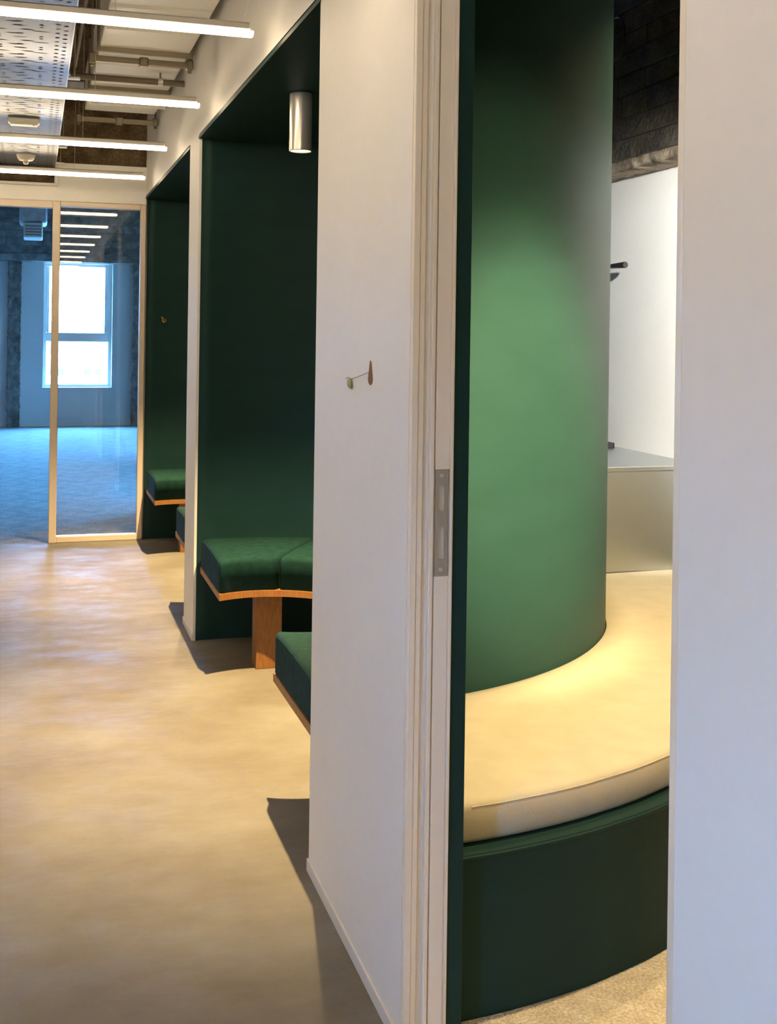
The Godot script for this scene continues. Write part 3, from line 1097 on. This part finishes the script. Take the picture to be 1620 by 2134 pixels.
# ---------------------------------------------------------------- lamps
func tube_light(s: float, label: String) -> void:
	var t := thing("tube_light", label, "tube light", P(-0.54, 2.40, s), "linear tube lights of the corridor")
	var half := 1.2
	var r := 0.0165
	# diffuser: lower three fifths of the tube
	var st := begin()
	var rings := []
	for x in [-half + 0.004, half - 0.006, half - 0.003, half]:
		var q := 1.0 if x < half - 0.004 else (0.92 if x < half - 0.001 else 0.7)
		var ring := []
		for k in 15:
			var a := deg_to_rad(lerpf(-190.0, 10.0, k / 14.0))
			ring.append(Vector3(x, r * sin(a) * q, r * cos(a) * q))
		rings.append(ring)
	loft(st, rings, true, 1)
	obj("diffuser", fin(st), M.tube_glow, t)
	# aluminium channel on top
	st = begin()
	bx(st, Vector3(-half, 0.004, -0.0175), Vector3(half - 0.012, 0.028, 0.0175), 0.004)
	obj("channel", fin(st), M.alu, t)
	for x in [-0.95, 0.77]:
		st = begin()
		tube(st, [Vector3(x, 0.027, 0), Vector3(x, SLAB - 2.40, 0)], 0.0012, 6)
		obj("suspension_wire", fin(st), M.alu, t)
	st = begin()
	bx(st, Vector3(-half - 0.012, -0.014, -0.016), Vector3(-half + 0.004, 0.028, 0.016), 0.004)
	obj("end_cap", fin(st), M.white_plastic, t)
	var l := AreaLight3D.new()
	l.name = "tube_lamp"
	l.area_size = Vector2(2.36, 0.03)
	l.light_color = TUBE_WARM
	l.light_energy = 0.16
	l.area_range = 14.0
	l.area_attenuation = 2.0
	l.shadow_enabled = true
	t.add_child(l)
	l.position = Vector3(0, -0.0185, 0)
	l.rotation = Vector3(-PI / 2, 0, 0)

func spot_lamp(called: String, at: Vector3, label: String, group: String, energy: float, angle: float, drop: float, r := 0.044, soft := 0.03, aim := Vector3.ZERO, tint := LAMP_WARM) -> void:
	# "at" is the point on the ceiling
	var t := thing(called, label, "ceiling spotlight", at, group)
	var st := begin()
	var head := minf(drop, 0.215) - drop
	if head < 0.0:
		var rod := begin()
		tube(rod, [Vector3.ZERO, Vector3(0, head, 0)], 0.006, 10)
		obj("drop_rod", fin(rod), M.lamp_body, t)
	lathe(st, Vector3.ZERO, [Vector2(0.0, head), Vector2(r * 0.98, head), Vector2(r, head - 0.004), Vector2(r, -drop + 0.003), Vector2(r * 0.97, -drop), Vector2(r * 0.90, -drop), Vector2(r * 0.86, -drop + 0.008), Vector2(0.0, -drop + 0.0085)], 40)
	obj("housing", fin(st), M.lamp_body, t)
	st = begin()
	lathe(st, Vector3.ZERO, [Vector2(0.0, -drop + 0.0035), Vector2(r * 0.87, -drop + 0.0035), Vector2(r * 0.87, -drop + 0.0075), Vector2(0.0, -drop + 0.0075)], 32)
	obj("lamp_lens", fin(st), M.spot_glow, t)
	var l := SpotLight3D.new()
	l.name = "lamp_beam"
	l.light_color = tint
	l.light_energy = energy
	l.spot_range = 12.0
	l.spot_attenuation = 2.0
	l.spot_angle = angle
	l.spot_angle_attenuation = 0.8
	l.light_size = soft
	l.shadow_enabled = true
	t.add_child(l)
	l.position = Vector3(0, -drop - 0.002, 0)
	l.rotation = Vector3(-PI / 2, 0, 0)
	if aim != Vector3.ZERO:
		l.look_at_from_position(at + l.position, aim)

func build_lamps() -> void:
	var ord := ["linear tube light hanging closest to the glass partition", "second linear tube light from the glass partition", "third linear tube light from the glass partition", "fourth linear tube light from the glass partition, with the longest bright length", "fifth linear tube light from the glass partition", "sixth linear tube light from the glass partition", "seventh linear tube light from the glass partition", "eighth linear tube light from the glass partition", "ninth linear tube light from the glass partition"]
	for k in 9:
		tube_light(7.41 - 1.25 * k, ord[k])
	spot_lamp("alcove_spotlight", P(0.94, TOP, 4.19), "small pale cylinder spotlight under the ceiling of the drum alcove", "alcove spotlights", 19.0, 46.5, 0.217, 0.043, 0.014)
	spot_lamp("alcove_spotlight", P(0.94, TOP, 6.84), "small cylinder spotlight in the alcove by the glass", "alcove spotlights", 19.0, 46.5, 0.217, 0.043, 0.014)
	spot_lamp("lounge_spotlight", P(1.55, SLAB, 2.42), "cylinder spotlight over the cream seat before the drum", "lounge spotlights", 6.8, 47.0, 0.12)
	spot_lamp("lounge_spotlight", P(2.0, SLAB, 0.75), "cylinder spotlight turned towards the face of the green drum", "lounge spotlights", 100.0, 12.0, 0.12, 0.044, 0.12, P(1.42, 1.17, 3.1))
	spot_lamp("lounge_spotlight", P(2.35, SLAB, 3.4), "cylinder spotlight between the drum and the white lounge wall", "lounge spotlights", 4.8, 55.0, 0.12)
	spot_lamp("lounge_spotlight", P(2.25, SLAB, 2.95), "added wash light, out of view, turned towards the white lounge wall", "lounge spotlights", 26.0, 33.0, 0.80, 0.044, 0.05, P(2.8, 1.45, 4.85), Color(1.0, 0.995, 0.97))  # unseen neutral lamp added to whiten the wall in place of daylight
	spot_lamp("lounge_spotlight", P(1.5, SLAB, 0.5), "added fill spotlight, out of view, above the open lounge carpet", "lounge spotlights", 2.4, 50.0, 0.12)  # unseen fill lamp added to brighten the cushion side and carpet

# ---------------------------------------------------------------- small things
func build_small_things() -> void:
	# wall plug hanging on a wire out of a torn slot in the plaster
	var t := thing("wall_fixing", "greenish wall plug on a thin wire by a torn brown slot in the plaster", "wall fixing")
	var st := begin()
	var rings := []
	# torn slot: thin flake of exposed board, pointed at the top
	var prof := [[0.0005, 1.383], [0.0018, 1.378], [0.0030, 1.368], [0.0045, 1.352], [0.0055, 1.341], [0.0045, 1.333], [0.0008, 1.328]]
	for q in prof:
		rings.append([P(XW - 0.0008, q[1], 2.483 - q[0] * 3.4), P(XW - 0.0022, q[1], 2.483), P(XW - 0.0008, q[1], 2.483 + q[0] * 3.4), P(XW + 0.001, q[1], 2.483)])
	loft(st, rings, true, 4294967295)
	obj("torn_slot", fin(st), mat(0.20, 0.11, 0.06, 0.9), t)
	st = begin()
	tube(st, [P(XW - 0.003, 1.357, 2.488), P(XW - 0.006, 1.349, 2.53), P(XW - 0.006, 1.342, 2.58), P(XW - 0.005, 1.336, 2.625), P(XW - 0.005, 1.338, 2.66), P(XW - 0.004, 1.334, 2.685)], 0.0009, 6)
	obj("wire", fin(st), mat(0.30, 0.24, 0.18, 0.6), t)
	st = begin()
	rings = []
	for q in [[0.0, 0.5], [0.15, 0.9], [0.5, 1.0], [0.85, 0.9], [1.0, 0.5]]:
		var ring := []
		for k in 14:
			var a := TAU * k / 14
			ring.append(P(XW - 0.008 * q[1] * (0.5 + 0.5 * cos(a)) - 0.0005, lerpf(1.313, 1.336, q[0]), 2.645 + 0.017 * q[1] * sin(a) + 0.006 * q[0]))
		rings.append(ring)
	loft(st, rings)
	obj("plug", fin(st), mat(0.34, 0.32, 0.13, 0.5), t)
	# brass hook on the wall of the far alcove
	var h := thing("wall_hook", "tiny brass hook on the dark green alcove wall by the glass", "hook", P(0.86, 1.50, 8.035))
	st = begin()
	tube(st, [Vector3(0, 0, 0), Vector3(-0.004, 0.0, 0.03), Vector3(-0.012, 0.01, 0.045), Vector3(-0.02, 0.026, 0.045)], [0.006, 0.006, 0.007, 0.009], 10)
	obj("prong", fin(st), M.brass, h)
	st = begin()
	rings = []
	for q in [[0.016, 0.0], [0.016, 0.006], [0.012, 0.009]]:
		var ring := []
		for k in 16:
			ring.append(Vector3(q[0] * cos(TAU * k / 16), q[0] * sin(TAU * k / 16), q[1]))
		rings.append(ring)
	loft(st, rings)
	obj("rosette", fin(st), M.brass, h)
	# black tapered rod on the lounge wall
	var rod := thing("wall_rod", "slim tapered black rod reaching out on the white lounge wall", "rod")
	st = begin()
	tube(st, [P(2.745, 1.789, 5.32), P(2.745, 1.788, 5.20), P(2.745, 1.788, 5.012), P(2.745, 1.788, 5.008)], [0.007, 0.010, 0.016, 0.013], 16)
	obj("rod_arm", fin(st), M.black, rod)
	st = begin()
	tube(st, [P(2.80, 1.789, 5.30), P(2.74, 1.789, 5.30)], 0.014, 12)
	obj("wall_mount", fin(st), M.black, rod)
	# black things on the steel counter
	var tr := thing("black_tray", "flat black tray with raised rim at the back of the steel counter", "tray", P(2.66, 0.888, 5.2))
	st = begin()
	bx(st, Vector3(-0.11, 0.0, -0.16), Vector3(0.09, 0.008, 0.10), 0.003)
	obj("tray_base", fin(st), M.black, tr)
	for q in [[Vector3(-0.11, 0.004, -0.16), Vector3(-0.102, 0.026, 0.10)], [Vector3(0.082, 0.004, -0.16), Vector3(0.09, 0.026, 0.10)], [Vector3(-0.102, 0.004, 0.092), Vector3(0.082, 0.026, 0.10)], [Vector3(-0.102, 0.004, -0.16), Vector3(0.082, 0.026, -0.152)]]:
		st = begin()
		bx(st, q[0], q[1], 0.003)
		obj("tray_rim", fin(st), M.black, tr)
	var cb := thing("lever_tap", "curved black tap on the front of the steel counter by the drum", "tap", P(2.27, 0.888, 4.50))
	st = begin()
	tube(st, [Vector3(-0.10, 0.045, 0.0), Vector3(-0.055, 0.038, 0.0), Vector3(-0.02, 0.018, 0.02), Vector3(0.02, 0.008, 0.04), Vector3(0.06, 0.007, 0.05)], [0.012, 0.013, 0.011, 0.008, 0.006], 12)
	obj("grip", fin(st), M.black, cb)
	st = begin()
	lathe(st, Vector3(-0.10, 0.0, 0.0), [Vector2(0.0, 0.0), Vector2(0.03, 0.0), Vector2(0.03, 0.006), Vector2(0.013, 0.012), Vector2(0.011, 0.05), Vector2(0.0, 0.052)], 20)
	obj("stand", fin(st), M.black, cb)
	# black cable hanging in a loop below the lounge soffit
	st = begin()
	var pts := []
	for k in 25:
		var a := deg_to_rad(lerpf(100.0, -100.0, k / 24.0))
		pts.append(P(2.60, 2.84 + 0.10 * sin(a) - 0.0, 4.86 - 0.075 * cos(a)))
	pts.push_front(P(2.60, SLAB, 4.93))
	tube(st, pts, 0.0055, 8)
	tag(obj("black_cable", fin(st), M.black), "black cable hanging in a loop beside the top of the green drum", "cable")

# ---------------------------------------------------------------- outside the office window
func build_outside() -> void:
	var st := begin()
	bs(st, -120, 160, -9.2, -9.0, 30, 240)
	structure("ground_outside", fin(st), M.asphalt, "pale ground of the yard outside the office window", "ground")
	var b := thing("white_building", "low white building with a row of small windows outside the office", "building", P(2.6, -9.0, 60.0))
	box_obj("wall_block", -9.0, 4.0, 0.0, 8.65, 0.0, 10.0, M.render_wall, b)
	box_obj("parapet", -9.1, 4.1, 8.65, 8.85, -0.1, 10.1, M.render_wall, b)
	for x in [-2.35, -1.75, -1.3, 0.0, 0.55]:
		var w := box_obj("window", x - 0.16, x + 0.2, 8.0, 8.36, -0.03, 0.05, M.dark_pane, b)
		w.name = w.name
	var r := thing("house", "house with a blue-grey pitched roof behind the low white building", "house", P(3.6, -9.0, 74.0))
	box_obj("wall_block", -1.6, 1.6, 0.0, 9.0, 0.0, 6.0, M.render_wall, r)
	st = begin()
	var q := [Vector3(-2.0, 9.0, 0.3), Vector3(2.0, 9.0, 0.3), Vector3(2.0, 9.0, -6.3), Vector3(-2.0, 9.0, -6.3), Vector3(-0.6, 10.1, -1.4), Vector3(1.1, 10.1, -1.4), Vector3(1.1, 10.1, -4.6), Vector3(-0.6, 10.1, -4.6)]
	var mid := Vector3(0, 9.4, -3)
	for fq in [[0, 1, 5, 4], [1, 2, 6, 5], [2, 3, 7, 6], [3, 0, 4, 7], [4, 5, 6, 7], [0, 1, 2, 3]]:
		face(st, [q[fq[0]], q[fq[1]], q[fq[2]], q[fq[3]]], mid)
	obj("roof", fin(st), M.roof, r)
	# wooded rise behind, tree by tree
	var rng := RandomNumberGenerator.new()
	rng.seed = 77
	for k in 9:
		var x := 1.4 + k * 1.35 + rng.randf_range(-0.3, 0.3)
		var s := 92.0 + 9.0 * (k % 3) + rng.randf_range(-1.0, 1.0)
		var top := rng.randf_range(9.2, 11.6)
		var t := thing("tree", "bare pale tree on the rise behind the house outside", "tree", P(x, -9.0, s), "trees outside the office window")
		st = begin()
		tube(st, [Vector3(0, 0, 0), Vector3(0.1, top * 0.5, 0), Vector3(0.05, top * 0.85, 0)], [0.25, 0.18, 0.05], 8)
		obj("trunk", fin(st), M.leaf, t)
		st = begin()
		for j in 150:
			var d := Vector3(rng.randfn(0, 0.75), rng.randfn(0, 1.3), rng.randfn(0, 0.75))
			var p := Vector3(0, top * 0.78, 0) + d
			var a := Vector3(rng.randfn(), rng.randfn(), rng.randfn()).normalized() * 0.16
			var c := Vector3(rng.randfn(), rng.randfn(), rng.randfn()).normalized() * 0.16
			tri(st, p, p + a, p + c)
		obj("foliage", fin(st), M.leaf, t)
